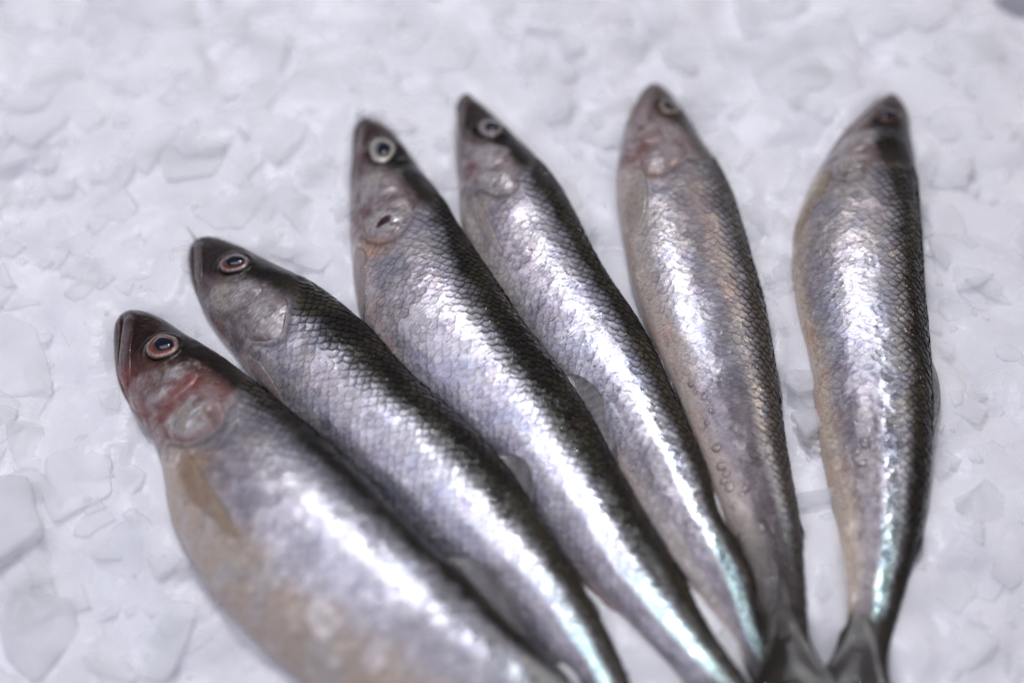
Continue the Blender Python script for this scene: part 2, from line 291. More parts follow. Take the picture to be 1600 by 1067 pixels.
# ---------------------------------------------------------------- materials
def new_mat(name):
    m = bpy.data.materials.new(name); m.use_nodes = True
    nt = m.node_tree; return m, nt, nt.nodes, nt.links, nt.nodes['Principled BSDF']
def skin_material(name, bump=0.25, coat=0.7, coat_rough=0.09, alpha=None, sss=0.0):
    m, nt, N, L, p = new_mat(name)
    col = N.new('ShaderNodeAttribute'); col.attribute_name = 'Col'
    prp = N.new('ShaderNodeAttribute'); prp.attribute_name = 'Prp'
    uv = N.new('ShaderNodeAttribute'); uv.attribute_name = 'Smm'
    sep = N.new('ShaderNodeSeparateColor'); L.new(prp.outputs['Color'], sep.inputs[0])
    # fine transverse streaks of the silvery layer, in millimetres along the body
    mp = N.new('ShaderNodeMapping'); mp.inputs['Scale'].default_value = (2.6, 0.75, 1); L.new(uv.outputs['Vector'], mp.inputs[0])
    n1 = N.new('ShaderNodeTexNoise'); n1.inputs['Scale'].default_value = 1.0; n1.inputs['Detail'].default_value = 4; n1.inputs['Distortion'].default_value = 0.6
    L.new(mp.outputs[0], n1.inputs['Vector'])
    # broad iridescent patches
    n2 = N.new('ShaderNodeTexNoise'); n2.inputs['Scale'].default_value = 0.11; n2.inputs['Detail'].default_value = 2.0
    L.new(uv.outputs['Vector'], n2.inputs['Vector'])
    rp = N.new('ShaderNodeValToRGB'); L.new(n2.outputs['Fac'], rp.inputs[0])
    e = rp.color_ramp.elements
    e[0].position = .30; e[0].color = (.72, .66, .98, 1); e[1].position = .72; e[1].color = (1, .88, .84, 1)
    for pos, c in ((.41, (.70, .80, 1, 1)), (.47, (1, 1, 1, 1)), (.54, (.98, .96, 1, 1)), (.62, (.80, .74, .98, 1))):
        x = e.new(pos); x.color = c
    mx = N.new('ShaderNodeMix'); mx.data_type = 'RGBA'; mx.blend_type = 'MULTIPLY'
    L.new(sep.outputs[2], mx.inputs['Factor']); L.new(col.outputs['Color'], mx.inputs['A']); L.new(rp.outputs[0], mx.inputs['B'])
    # value variation
    mr = N.new('ShaderNodeMapRange'); mr.inputs[1].default_value = .3; mr.inputs[2].default_value = .7
    mr.inputs[3].default_value = .62; mr.inputs[4].default_value = 1.25; L.new(n1.outputs['Fac'], mr.inputs[0])
    mv = N.new('ShaderNodeMix'); mv.data_type = 'RGBA'; mv.blend_type = 'MULTIPLY'; mv.inputs['Factor'].default_value = .8
    L.new(mx.outputs['Result'], mv.inputs['A']); L.new(mr.outputs[0], mv.inputs['B'])
    # dark pigment dots
    vo = N.new('ShaderNodeTexVoronoi'); vo.inputs['Scale'].default_value = .85; L.new(uv.outputs['Vector'], vo.inputs['Vector'])
    lt = N.new('ShaderNodeMapRange'); lt.inputs[1].default_value = .10; lt.inputs[2].default_value = .22; lt.inputs[3].default_value = 1; lt.inputs[4].default_value = 0
    L.new(vo.outputs['Distance'], lt.inputs[0])
    dm = N.new('ShaderNodeMath'); dm.operation = 'MULTIPLY'; L.new(lt.outputs[0], dm.inputs[0]); L.new(prp.outputs['Alpha'], dm.inputs[1])
    md = N.new('ShaderNodeMix'); md.data_type = 'RGBA'; md.inputs['B'].default_value = (.03, .025, .03, 1)
    L.new(dm.outputs[0], md.inputs['Factor']); L.new(mv.outputs['Result'], md.inputs['A'])
    L.new(md.outputs['Result'], p.inputs['Base Color'])
    L.new(sep.outputs[0], p.inputs['Metallic'])
    ra = N.new('ShaderNodeMath'); ra.operation = 'MULTIPLY_ADD'; L.new(n1.outputs['Fac'], ra.inputs[0]); ra.inputs[1].default_value = .22
    sb = N.new('ShaderNodeMath'); sb.operation = 'SUBTRACT'; L.new(sep.outputs[1], sb.inputs[0]); sb.inputs[1].default_value = .11
    L.new(sb.outputs[0], ra.inputs[2]); L.new(ra.outputs[0], p.inputs['Roughness'])
    b1 = N.new('ShaderNodeBump'); b1.inputs['Strength'].default_value = bump; b1.inputs['Distance'].default_value = .00025
    L.new(n1.outputs['Fac'], b1.inputs['Height']); L.new(b1.outputs[0], p.inputs['Normal'])
    # wet film
    n3 = N.new('ShaderNodeTexNoise'); n3.inputs['Scale'].default_value = 1.5; n3.inputs['Detail'].default_value = 3
    L.new(uv.outputs['Vector'], n3.inputs['Vector'])
    b2 = N.new('ShaderNodeBump'); b2.inputs['Strength'].default_value = .42; b2.inputs['Distance'].default_value = .0004
    L.new(n3.outputs['Fac'], b2.inputs['Height']); L.new(b2.outputs[0], p.inputs['Coat Normal'])
    p.inputs['Coat Weight'].default_value = coat; p.inputs['Coat Roughness'].default_value = coat_rough; p.inputs['Coat IOR'].default_value = 1.42
    p.inputs['IOR'].default_value = 1.4; p.inputs['Specular IOR Level'].default_value = .25
    if sss:
        p.inputs['Subsurface Weight'].default_value = sss; p.inputs['Subsurface Radius'].default_value = (1, .55, .45); p.inputs['Subsurface Scale'].default_value = .0015
    if alpha is not None:
        p.inputs['Alpha'].default_value = alpha
        if alpha < 0: L.new(prp.outputs['Alpha'], p.inputs['Alpha']); md.inputs['Factor'].default_value = 0; [L.remove(l) for l in list(md.inputs['Factor'].links)]
    return m
def plain(name, color, rough=.4, metal=0, coat=0, spec=.5, trans=0, ior=1.45, alpha=1):
    m, nt, N, L, p = new_mat(name)
    p.inputs['Base Color'].default_value = (*color, 1); p.inputs['Roughness'].default_value = rough; p.inputs['Metallic'].default_value = metal
    p.inputs['Coat Weight'].default_value = coat; p.inputs['Coat Roughness'].default_value = .05
    p.inputs['Specular IOR Level'].default_value = spec
    p.inputs['Transmission Weight'].default_value = trans; p.inputs['IOR'].default_value = ior; p.inputs['Alpha'].default_value = alpha
    return m
def ice_material(name, color, trans, rough, scale, bump=.3, sss=.0, alpha=1):
    m, nt, N, L, p = new_mat(name)
    tc = N.new('ShaderNodeTexCoord')
    oi = N.new('ShaderNodeObjectInfo')
    n = N.new('ShaderNodeTexNoise'); n.inputs['Scale'].default_value = scale; n.inputs['Detail'].default_value = 5
    L.new(tc.outputs['Object'], n.inputs['Vector'])
    r = N.new('ShaderNodeMapRange'); r.inputs[1].default_value = .3; r.inputs[2].default_value = .7; r.inputs[3].default_value = .93; r.inputs[4].default_value = 1.05
    L.new(n.outputs['Fac'], r.inputs[0])
    mx = N.new('ShaderNodeMix'); mx.data_type = 'RGBA'; mx.blend_type = 'MULTIPLY'; mx.inputs['Factor'].default_value = 1
    mx.inputs['A'].default_value = (*color, 1); L.new(r.outputs[0], mx.inputs['B']); L.new(mx.outputs['Result'], p.inputs['Base Color'])
    n2 = N.new('ShaderNodeTexNoise'); n2.inputs['Scale'].default_value = scale * 3.2; n2.inputs['Detail'].default_value = 6; L.new(tc.outputs['Object'], n2.inputs['Vector'])
    b = N.new('ShaderNodeBump'); b.inputs['Strength'].default_value = bump; b.inputs['Distance'].default_value = .0012; L.new(n2.outputs['Fac'], b.inputs['Height'])
    L.new(b.outputs[0], p.inputs['Normal'])
    rr = N.new('ShaderNodeMapRange'); rr.inputs[3].default_value = rough - .15; rr.inputs[4].default_value = rough + .25; L.new(n.outputs['Fac'], rr.inputs[0]); L.new(rr.outputs[0], p.inputs['Roughness'])
    p.inputs['IOR'].default_value = 1.31; p.inputs['Transmission Weight'].default_value = trans; p.inputs['Alpha'].default_value = alpha
    if sss:
        p.inputs['Subsurface Weight'].default_value = sss; p.inputs['Subsurface Radius'].default_value = (.8, .9, 1); p.inputs['Subsurface Scale'].default_value = .006
    return m
M_body = skin_material('fish_skin', bump=.45, coat=.38, coat_rough=.05)
M_scale = skin_material('fish_scale', bump=.40, coat=.7, coat_rough=.055)
M_plate = skin_material('gill_plate', bump=.6, coat=.9, coat_rough=.06)
M_fin = skin_material('fin_membrane', bump=.2, coat=.8, coat_rough=.08, alpha=.5)
M_finp = skin_material('pectoral_membrane', bump=.2, coat=.9, coat_rough=.07, alpha=-1)
M_pelvic = skin_material('pelvic_membrane', bump=.1, coat=.8, coat_rough=.08, alpha=.30)
M_pupil = plain('eye_pupil', (.004, .006, .016), rough=.12, coat=1)
M_droplet, _nt, _N, _L, _p = new_mat('water_drop')
_g = _N.new('ShaderNodeBsdfGlossy'); _g.inputs['Roughness'].default_value = .04
_t = _N.new('ShaderNodeBsdfTransparent'); _f = _N.new('ShaderNodeFresnel'); _f.inputs['IOR'].default_value = 1.6
_x = _N.new('ShaderNodeMixShader'); _L.new(_f.outputs[0], _x.inputs[0]); _L.new(_t.outputs[0], _x.inputs[1]); _L.new(_g.outputs[0], _x.inputs[2])
_L.new(_x.outputs[0], _N['Material Output'].inputs['Surface']); _N.remove(_p)
M_bed = ice_material('packed_ice', (.83, .83, .885), 0, .20, 90, .5, sss=.45)
def clear_ice(name, clear, color):
    # mix of see-through, milky and light-passing ice with a wet sheen
    m = ice_material(name, color, 0, .18, 70, .3)
    nt = m.node_tree; N = nt.nodes; L = nt.links; p = N['Principled BSDF']; out = N['Material Output']
    tl = N.new('ShaderNodeBsdfTranslucent'); tl.inputs[0].default_value = (*color, 1)
    tr = N.new('ShaderNodeBsdfTransparent')
    a = N.new('ShaderNodeMixShader'); a.inputs[0].default_value = .5; L.new(p.outputs[0], a.inputs[1]); L.new(tl.outputs[0], a.inputs[2])
    b = N.new('ShaderNodeMixShader'); b.inputs[0].default_value = clear; L.new(a.outputs[0], b.inputs[1]); L.new(tr.outputs[0], b.inputs[2])
    L.new(b.outputs[0], out.inputs['Surface'])
    return m
M_flake = clear_ice('clear_ice_flake', .78, (.985, .986, 1.0))
M_milky = clear_ice('milky_ice_flake', .66, (.98, .981, .998))
M_chip = clear_ice('loose_ice_chip', .42, (.95, .952, .985))
M_crumb = clear_ice('ice_crumb', .62, (.985, .986, 1.0))
M_tray = plain('dark_tray', (.06, .06, .07), rough=.5)

# ---------------------------------------------------------------- crushed ice
tray = mesh_obj('tray', [(-.55, -.45, -.03), (.55, -.45, -.03), (.55, .55, -.03), (-.55, .55, -.03)], [[(0, 1, 2, 3)]], M_tray); tray['kind'] = 'structure'

shapes = {k: Shape(f['C'], f['H'], f['roll']) for k, f in FISH.items()}
foot = []
for S in shapes.values():
    foot.append(np.c_[S.c[::20, :2], S.h[::20]])
    foot.append(np.array([[*(S.c[-1] + S.T[-1] * q)[:2], .011 + q * .3] for q in (.006, .013, .020)]))
foot = np.concatenate(foot)
X0, X1, Y0, Y1 = -.34, .34, -.22, .32
NS = 5200
seed_xy = np.c_[rng.uniform(X0 - .02, X1 + .02, NS), rng.uniform(Y0 - .02, Y1 + .02, NS)]
seed_z = rng.normal(0, .0008, NS); seed_g = rng.normal(0, .25, (NS, 2))
def bed_height(x, y):
    """overlapping tilted plates: the highest of the nearest few"""
    sh = x.shape; x = x.ravel(); y = y.ravel()
    out = np.full(x.shape, -1.0)
    wx = x + .0025 * vnoise(x * 120, y * 120, 5); wy = y + .0025 * vnoise(x * 120, y * 120, 9)
    cell = .02; nx = int((X1 - X0 + .08) / cell) + 1
    buckets = {}
    for k, (a, b) in enumerate(seed_xy):
        buckets.setdefault((int((a - X0 + .04) / cell), int((b - Y0 + .04) / cell)), []).append(k)
    ci = ((wx - X0 + .04) / cell).astype(int); cj = ((wy - Y0 + .04) / cell).astype(int)
    key = ci * 10000 + cj
    order = np.argsort(key, kind='stable'); ks = key[order]
    cuts = np.r_[0, np.nonzero(np.diff(ks))[0] + 1, len(ks)]
    for a, b in zip(cuts[:-1], cuts[1:]):
        idx = order[a:b]; i, j = ci[idx[0]], cj[idx[0]]
        c = [k for di in (-1, 0, 1) for dj in (-1, 0, 1) for k in buckets.get((i + di, j + dj), [])]
        if not c: continue
        c = np.array(c)
        dx = wx[idx][:, None] - seed_xy[c, 0]; dy = wy[idx][:, None] - seed_xy[c, 1]
        q = seed_z[c] + dx * seed_g[c, 0] + dy * seed_g[c, 1] - 20 * (dx * dx + dy * dy)
        out[idx] = q.max(1)
    z = out - .0012
    z += .0013 * vnoise(x * 22, y * 22, 2) + .0006 * fbm(x * 170, y * 170, 4, 3)
    z = .0032 * np.tanh(z / .0032)
    # the ice has sunk under the weight of the fish
    for a in range(0, len(x), 20000):
        d = np.min(np.hypot(x[a:a + 20000, None] - foot[None, :, 0], y[a:a + 20000, None] - foot[None, :, 1]) - foot[None, :, 2], 1)
        zz = z[a:a + 20000] + .0026 * np.exp(-(np.clip(d, 0, 1) / .010) ** 2) * (.55 + .75 * vnoise(x[a:a + 20000] * 110, y[a:a + 20000] * 110, 31))
        z[a:a + 20000] = np.minimum(zz, .0040 + .8 * np.clip(d, -.008, .05))
    # the far right corner where the ice runs out over the tray
    z -= .034 * smooth(.0125, .006, np.hypot((x - .143), (y - .1185) * .9))
    return z.reshape(sh)
gx, gy = np.meshgrid(np.arange(X0, X1, .0017), np.arange(Y0, Y1, .0017), indexing='ij')
gz = bed_height(gx, gy)
bed = mesh_obj('ice_bed', np.stack([gx, gy, gz], -1), [grid_faces(*gx.shape)[:, ::-1]], M_bed); bed['kind'] = 'structure'
bed['label'] = 'packed bed of crushed white ice'
def bedz(x, y):
    i = int(round((x - X0) / .0017)); j = int(round((y - Y0) / .0017))
    return gz[min(max(i, 0), gx.shape[0] - 1), min(max(j, 0), gx.shape[1] - 1)]

def clear_of_fish(x, y, m):
    return bool(np.all(np.hypot(foot[:, 0] - x, foot[:, 1] - y) > foot[:, 2] + m))

def flake_mesh(name, r, thick, sides, seed, aspect=.75, worn=True):
    """irregular broken plate with worn edges; returns verts, faces"""
    g = np.random.default_rng(seed)
    a = np.sort((np.arange(sides) + g.uniform(-.33, .33, sides)) / sides * 2 * np.pi)
    rad = r * g.uniform(.55, 1.2, sides)
    P = np.c_[np.cos(a) * rad, np.sin(a) * rad * aspect]
    # round the corners a little and roughen the edge
    pts = []
    for i in range(sides):
        p0, p1, p2 = P[i - 1], P[i], P[(i + 1) % sides]
        pts.append(p1 + (p0 - p1) * .14); pts.append(p1 + (p0 - p1) * .03 + (p2 - p1) * .03); pts.append(p1 + (p2 - p1) * .14)
        pts.append((p1 + p2) / 2 + g.normal(0, r * .025, 2))
    P = np.array(pts); n = len(P)
    rings = [(0.5, .5, .06), (.82, .36, .04), (.95, .16, 0), (1.0, -.02, 0), (.96, -.18, 0), (.8, -.4, 0)] if worn else [(0.55, .5, .06), (.90, .46, .03), (.985, .30, 0), (1.0, .0, 0), (.975, -.34, 0), (.88, -.5, 0)]
    V = []; tilt = g.normal(0, .05, 2)
    for k, (s, h, nz) in enumerate(rings):
        z = h * thick + (P @ tilt) * s * (1 if h > 0 else .4) + g.normal(0, thick * nz, n)
        V.append(np.c_[P * s, z])
    V.append([[0, 0, thick * .5 + g.normal(0, thick * .05)]]); V.append([[0, 0, -thick * .5]])
    V = np.concatenate(V)
    Fq = grid_faces(len(rings), n, True)
    c = len(rings) * n; j = np.arange(n)
    top = np.c_[np.full(n, c), j, (j + 1) % n]
    bot = np.c_[np.full(n, c + 1), (len(rings) - 1) * n + (j + 1) % n, (len(rings) - 1) * n + j]
    return V, [Fq, top, bot]

protos = []
for k in range(14):
    V, Fq = flake_mesh('ice_flake', .0085, rng.uniform(.0008, .0018), int(rng.integers(4, 8)), 100 + k, rng.uniform(.55, .95), k > 2)
    o = mesh_obj('ice_flake', V, Fq, M_flake, smooth_shade=True); protos.append(o.data); bpy.data.objects.remove(o)
count = 0; tries = 0
while count < 244 and tries < 12000:
    tries += 1
    x = rng.uniform(-.185, .185); y = rng.uniform(-.105, .17)
    # only what the camera can see
    if abs(x) > .118 + .27 * (y + .09) or y > .13: continue
    s = rng.uniform(.45, 1.6) if rng.random() < .9 else rng.uniform(1.6, 2.1)
    if not clear_of_fish(x, y, s * .0066): continue
    o = bpy.data.objects.new('ice_flake', protos[int(rng.integers(14))]); link(o, bed)
    if rng.random() < .7: o.material_slots[0].link = 'OBJECT'; o.material_slots[0].material = M_milky
    o.scale = (s, s, s * rng.uniform(.6, 1.0)); o.rotation_euler = (rng.normal(0, .12), rng.normal(0, .12), rng.uniform(0, 6.28))
    o.location = (x, y, bedz(x, y) + rng.uniform(-.0008, .0003))
    count += 1
for q in range(56):
    S = shapes[1 + q % 6]; u = rng.uniform(.08, .92); side = 1 if rng.random() < .5 else -1
    uu = np.array([u]); c = S.at(S.c, uu)[0]; d = S.at(S.d, uu)[0]; h = S.at(S.h, uu)[0]; d = np.array([d[0], d[1], 0]) / math.hypot(d[0], d[1])
    s = rng.uniform(.25, .62)
    p = c + d * side * (h + s * .0045 + rng.uniform(-.0005, .0015))
    if not all(np.all(np.hypot(T_.c[::20, 0] - p[0], T_.c[::20, 1] - p[1]) > T_.h[::20] + .001) for T_ in shapes.values() if T_ is not S): continue
    o = bpy.data.objects.new('ice_flake', protos[int(rng.integers(14))]); link(o, bed)
    o.scale = (s, s, s * rng.uniform(.8, 1.6))
    ax = Vector((-d[1] * side, d[0] * side, 0))
    o.rotation_euler = (Matrix.Rotation(rng.uniform(-.55, -.05), 3, ax) @ Matrix.Rotation(rng.uniform(0, 6.28), 3, 'Z')).to_euler()
    o.location = (p[0], p[1], bedz(p[0], p[1]) + rng.uniform(.0002, .0014))
# small crumbs between the flakes, too many to count
Vs = []; Q = []; T3 = []; nv = 0
for k in range(2200):
    x = rng.uniform(-.20, .20); y = rng.uniform(-.12, .18)
    if not clear_of_fish(x, y, -.0005): continue
    V, Fq = flake_mesh('c', (rng.uniform(.003, .0085) if k % 2 else rng.uniform(.0008, .003)), rng.uniform(.0005, .0014), int(rng.integers(4, 7)), 5000 + k, rng.uniform(.5, 1))
    R = np.array((Matrix.Rotation(rng.uniform(0, 6.28), 3, 'Z') @ Matrix.Rotation(rng.normal(0, .26), 3, 'X')))
    V = V @ R.T + np.array([x, y, bedz(x, y) + rng.uniform(-.0006, .0003)])
    Vs.append(V); Q.append(Fq[0] + nv); T3 += [Fq[1] + nv, Fq[2] + nv]; nv += len(V)
cr = mesh_obj('ice_crumbs', np.concatenate(Vs), [np.concatenate(Q), np.concatenate(T3)], M_crumb)
cr['kind'] = 'stuff'; cr['label'] = 'small crumbs of crushed ice scattered over the bed'; cr['category'] = 'ice'

def chip(loc, r, thick, sides, seed, rot, label, aspect=.8, worn=False):
    V, Fq = flake_mesh('ice_chip', r, thick, sides, seed, aspect, worn)
    o = mesh_obj('ice_chip', V, Fq, M_chip); o.location = loc; o.rotation_euler = rot
    return tag(o, label, 'ice chip', 'larger chips of ice lying loose')
for c in CHIPS: chip(*c)

# ---------------------------------------------------------------- fish
LOOK = {   # pigment of each fish
    1: dict(snout=(.034, .010, .009), crown=(.012, .007, .006), low=(.20, .09, .08), red=.68, pale=0.0, dots=0, belly=(.52, .43, .375), ring=(.33, .22, .19), iris=(.22, .075, .06), orange=(.32, .18, .09), fin=(.42, .30, .20)),
    2: dict(snout=(.060, .040, .040), crown=(.013, .010, .009), low=(.20, .155, .165), red=.45, pale=0.0, dots=.25, belly=(.44, .35, .35), ring=(.30, .22, .22), iris=(.16, .05, .045), orange=(.36, .29, .22), fin=(.42, .34, .33)),
    3: dict(snout=(.080, .048, .046), crown=(.012, .009, .008), low=(.19, .135, .142), red=.3, pale=0.0, dots=.2, belly=(.50, .42, .42), ring=(.55, .51, .45), iris=(.40, .37, .34), orange=(.52, .30, .20), fin=(.44, .37, .36)),
    4: dict(snout=(.055, .034, .027), crown=(.010, .008, .007), low=(.20, .145, .145), red=.3, pale=.04, dots=.8, belly=(.52, .45, .43), ring=(.30, .24, .24), iris=(.34, .28, .29), orange=(.45, .37, .28), fin=(.46, .40, .36)),
    5: dict(snout=(.120, .070, .056), crown=(.045, .030, .026), low=(.26, .18, .175), red=.45, pale=.55, dots=.12, belly=(.52, .44, .40), ring=(.34, .26, .21), iris=(.22, .17, .15), orange=(.50, .34, .24), fin=(.45, .39, .35)),
    6: dict(snout=(.075, .045, .042), crown=(.010, .008, .007), low=(.20, .145, .14), red=.25, pale=.06, dots=.1, belly=(.55, .45, .37), ring=(.12, .045, .04), iris=(.02, .01, .01), orange=(.52, .31, .18), fin=(.38, .30, .20)),
}
class Fish:
    def __init__(self, k):
        self.k = k; self.f = FISH[k]; self.S = shapes[k]; self.look = LOOK[k]
        f = self.f; self.Lmm = self.S.length * 1000
        d = np.array(f['dark']); b = np.array(f['belly'])
        U = np.linspace(0, 1, 201); ker = np.hanning(17); ker /= ker.sum()
        sm = lambda y: np.convolve(np.pad(y, 8, 'edge'), ker, 'valid')
        self.U = U
        self.tb = sm(np.interp(U, d[:, 0], d[:, 1])); self.te = sm(np.interp(U, b[:, 0], b[:, 1]))
        g = np.array(f['gill']); o = np.argsort(g[:, 1])
        self.g = g
        rear = {}
        ths = np.linspace(g[:, 1].min(), g[:, 1].max(), 25)
        us = []
        gp = np.vstack([g, g[:1]])
        for t in ths:
            best = g[:, 0].mean()
            for a, c in zip(gp[:-1], gp[1:]):
                lo, hi = min(a[1], c[1]), max(a[1], c[1])
                if lo <= t <= hi and hi > lo:
                    best = max(best, a[0] + (c[0] - a[0]) * (t - a[1]) / (c[1] - a[1]))
            us.append(best)
        self.rth = ths; self.rus = np.array(us); self.uh = self.rus.max()
    def rear(self, th):
        return np.interp(th, np.r_[-1.57, self.rth, 1.2], np.r_[self.rus[0] - .01, self.rus, self.rus[-1] - .045])
    def dist_mm(self, u, th, p):
        """approximate surface distance in mm from (u, th) to point p"""
        h = self.S.at(self.S.h, np.atleast_1d(np.asarray(p[0], float)))[0] * 1000
        return np.hypot((u - p[0]) * self.Lmm, (th - p[1]) * h * .9)
    def uvmm(self, u, th):
        return np.stack([u * self.Lmm + self.k * 300, th * 12 + self.k * 77], -1)
    def pigment(self, u, th):
        """base colour and (metallic, roughness, iridescence, dots) of the skin at (u, theta)"""
        L = self.look; k = self.k
        ph = np.arcsin(np.clip(np.sin(th), -1, 1))
        x = u * self.Lmm; y = th * 12
        tb = np.interp(u, self.U, self.tb); te = np.interp(u, self.U, self.te)
        nz = fbm(x * .35, y * .35, k, 4); nz2 = fbm(x * .12, y * .18, k + 20, 3); nf = fbm(x * 1.3, y * 1.3, k + 40, 3)
        dark = smooth(-.26, .24, ph - tb + nz * .16)
        bel = smooth(.22, -.28, ph - te + nz * .13 + nz2 * .10)
        back = mix((.013, .011, .009), (.034, .029, .020), smooth(-.3, .5, nz2))
        back = mix(back, (.13, .105, .09), L['pale'] * np.ones_like(u))
        sil = mix((.43, .425, .49), (.585, .575, .64), smooth(-.5, .6, nz))
        sil = mix(sil, (.62, .545, .53), (.85 if k >= 5 else .55) * smooth(.58, .32, u) * smooth(.2, -.4, ph - tb))
        sil = mix(sil, (.28, .26, .31), .55 * smooth(.1, .55, nz2))
        # bright lateral stripe of the hind body
        band = smooth(-.55, -.42, ph - tb + nz * .05) * smooth(.06, -.08, ph - tb)
        band = band * smooth(.48, .66, u)
        if k == 5: band = band * .55
        if k == 1: band = band * .5
        sil = mix(sil, mix((.72, .72, .78) if k < 4 else (.84, .84, .90), (.68, .92, .88), smooth(.74, .90, u)), band)
        # dull, translucent hind flank beneath the stripe
        dull = smooth(.50, .72, u) * smooth(-.35, -.62, ph - tb) * (1 if k in (5, 6) else .75 if k == 4 else .5)
        if k == 5: dull = np.maximum(dull, smooth(.52, .66, u) * smooth(-.15, -.35, ph - tb) * .9)
        dcol = mix((.17, .14, .16), (.27, .23, .24), smooth(-.4, .5, nz))
        col = mix(sil, dcol, dull)
        met = .62 - .42 * dull + .30 * band; rough = .35 - .09 * band; ir = (.22 if k == 1 else .46) - .2 * dull
        bc = mix(np.array(L['belly']), np.array(L['belly']) * np.array([1.0, .88, .84]), smooth(.0, .6, nz2))
        # scattered silvery flecks left on the belly
        fl = smooth(-.1, .55, fbm(x * .30, y * .18, k + 44, 2) + nz * .12) * smooth(-1.5, -.9, ph) * (.6 if k in (1, 3, 4) else .35)
        bc = mix(bc, (.70, .66, .66), fl)
        col = mix(col, bc, bel); met = met * (1 - bel) + bel * (.05 + .6 * fl); rough = rough + bel * .04; ir = ir * (1 - bel)
        col = mix(col, back, dark); met = met * (1 - dark) + .10 * dark; rough = rough * (1 - dark) + .38 * dark; ir = ir * (1 - dark) + .1 * dark
        # fading of the hind body
        fade = smooth(.74, .92, u) * (.93 if k == 5 else .0) + smooth(.85, .99, u) * (0 if k == 5 else .25)
        col = mix(col, (.045, .037, .038), fade); met = met * (1 - fade)
        # head
        rr = self.rear(ph)
        hd = smooth(.012, -.012, u - rr)
        p = u / self.uh
        lower = mix(np.array(L['low']) * .7, np.array(L['low']) * 1.15, smooth(-.4, .5, nz))
        hc = mix(lower, np.array(L['snout']), smooth(.75, .30, p + nz2 * .12 - .25 * np.clip(ph, -1, 1)))
        hc = mix(hc, mix(mix(np.array(L['crown']), back * 1.2, smooth(.6, .95, p)), np.array(L['snout']) * .6, smooth(.50, .15, p)), smooth(-.12, .14, ph - tb + .10 * nz))
        hc = mix(hc, np.array(L['crown']) * .8, .85 * smooth(.10, .0, p + .05 * nz))
        hc = mix(hc, (.55, .50, .50), .35 * smooth(.15, .6, nf) * smooth(.35, .6, p) * smooth(.15, -.1, ph - tb))
        wash = smooth(.38, .62, p) * smooth(.04, -.35, ph - tb + nz * .2) * (.06 + .50 * smooth(-.30, .42, nz + nz2 * .4)) * (.6 if k == 1 else 1)
        hc = mix(hc, (.58, .53, .54), wash)
        for q in self.f.get('red', []):
            hc = mix(hc, (.22, .05, .045), L['red'] * smooth(5.0, .6, self.dist_mm(u, ph, q) + nz * 2.0))
        col = mix(col, hc, hd); met = met * (1 - hd) + (.12 + .55 * wash) * hd; rough = rough * (1 - hd) + .30 * hd; ir = ir * (1 - hd) + .2 * hd
        for q in self.f.get('orange', []):
            w = .55 * smooth(5.0, 1.0, self.dist_mm(u, ph, q) + nz * 2.0) * (1 - dark)
            col = mix(col, np.array(L['orange']), w); met = met * (1 - .8 * w)
        col = mix(col, (.030, .025, .022), smooth(.925, .975, u + .012 * nz) * .95); met = met * (1 - .7 * smooth(.95, 1, u))
        gl = np.exp(-((u - rr - .010) / .006) ** 2) * smooth(-1.1, -.7, ph) * smooth(.9, .5, ph)  # shadow behind the gill cover, painted into the skin colour
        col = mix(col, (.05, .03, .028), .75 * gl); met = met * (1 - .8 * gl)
        dots = L['dots'] * (1 - bel) * (1 - hd) * (1 - dark) * np.ones_like(u)
        return np.clip(col, 0, 1), np.stack([met, rough, ir, dots], -1)
    def relief(self, u, th):
        """small sculpted relief in metres: eye socket, mouth, flesh unevenness"""
        ph = th
        x = u * self.Lmm; y = th * 12
        off = .00016 * fbm(x * .22, y * .3, self.k + 60, 3) + .00004 * fbm(x * 1.1, y * 1.4, self.k + 70, 2)
        eu, et, er = self.f['eye']; d = self.dist_mm(u, ph, (eu, et)) / (er * 1000)
        off = off + np.where(np.abs(th) < 1.5, .00030 * np.exp(-((d - 1.15) / .16) ** 2) - .0007 * smooth(1.05, .7, d), 0)
        mx = np.array(self.f['maxilla'])
        a = np.array([mx[:, 0].min(), mx[mx[:, 0].argmin(), 1]]); b = np.array([mx[:, 0].max(), mx[mx[:, 0].argmax(), 1] - .15])
        t = np.clip((u - a[0]) / max(b[0] - a[0], 1e-4), 0, 1); tc = a[1] + (b[1] - a[1]) * t - .25
        h = self.S.at(self.S.h, u) * 1000
        g = np.exp(-(((th - tc) * h * .9) / .35) ** 2) * smooth(b[0] + .02, b[0] - .02, u)
        off = off - .00045 * g
        return off * smooth(.0, .02, u)
    def surf(self, u, th, off=0.0):
        return self.S.raw(u, th) + self.S.normal(u, th) * (self.relief(u, th) + off)[..., None]

def build_body(F, root):
    us = np.r_[0.0008 + .30 * np.linspace(0, 1, 190) ** 1.5, np.linspace(.30, 1.0, 190)[1:]]
    m = 128; th = np.linspace(-np.pi, np.pi, m, endpoint=False)
    Ug, Tg = np.meshgrid(us, th, indexing='ij')
    P = F.surf(Ug, Tg); c, p = F.pigment(Ug, Tg)
    n = len(us)
    V = np.concatenate([P.reshape(-1, 3), [P[0].mean(0)], [P[-1].mean(0) + F.S.T[-1] * .001]])
    C = np.concatenate([c.reshape(-1, 3), c[:1, 0], c[-1:, 0]]); R = np.concatenate([p.reshape(-1, 4), p[:1, 0], p[-1:, 0]])
    uv = F.uvmm(Ug, Tg).reshape(-1, 2); uv = np.concatenate([uv, uv[:1], uv[-1:]])
    j = np.arange(m); a = n * m
    caps = np.concatenate([np.c_[np.full(m, a), j, (j + 1) % m], np.c_[np.full(m, a + 1), (n - 1) * m + (j + 1) % m, (n - 1) * m + j]])
    return mesh_obj('body', V, [grid_faces(n, m, True), caps], M_body, root, C, R, uv)

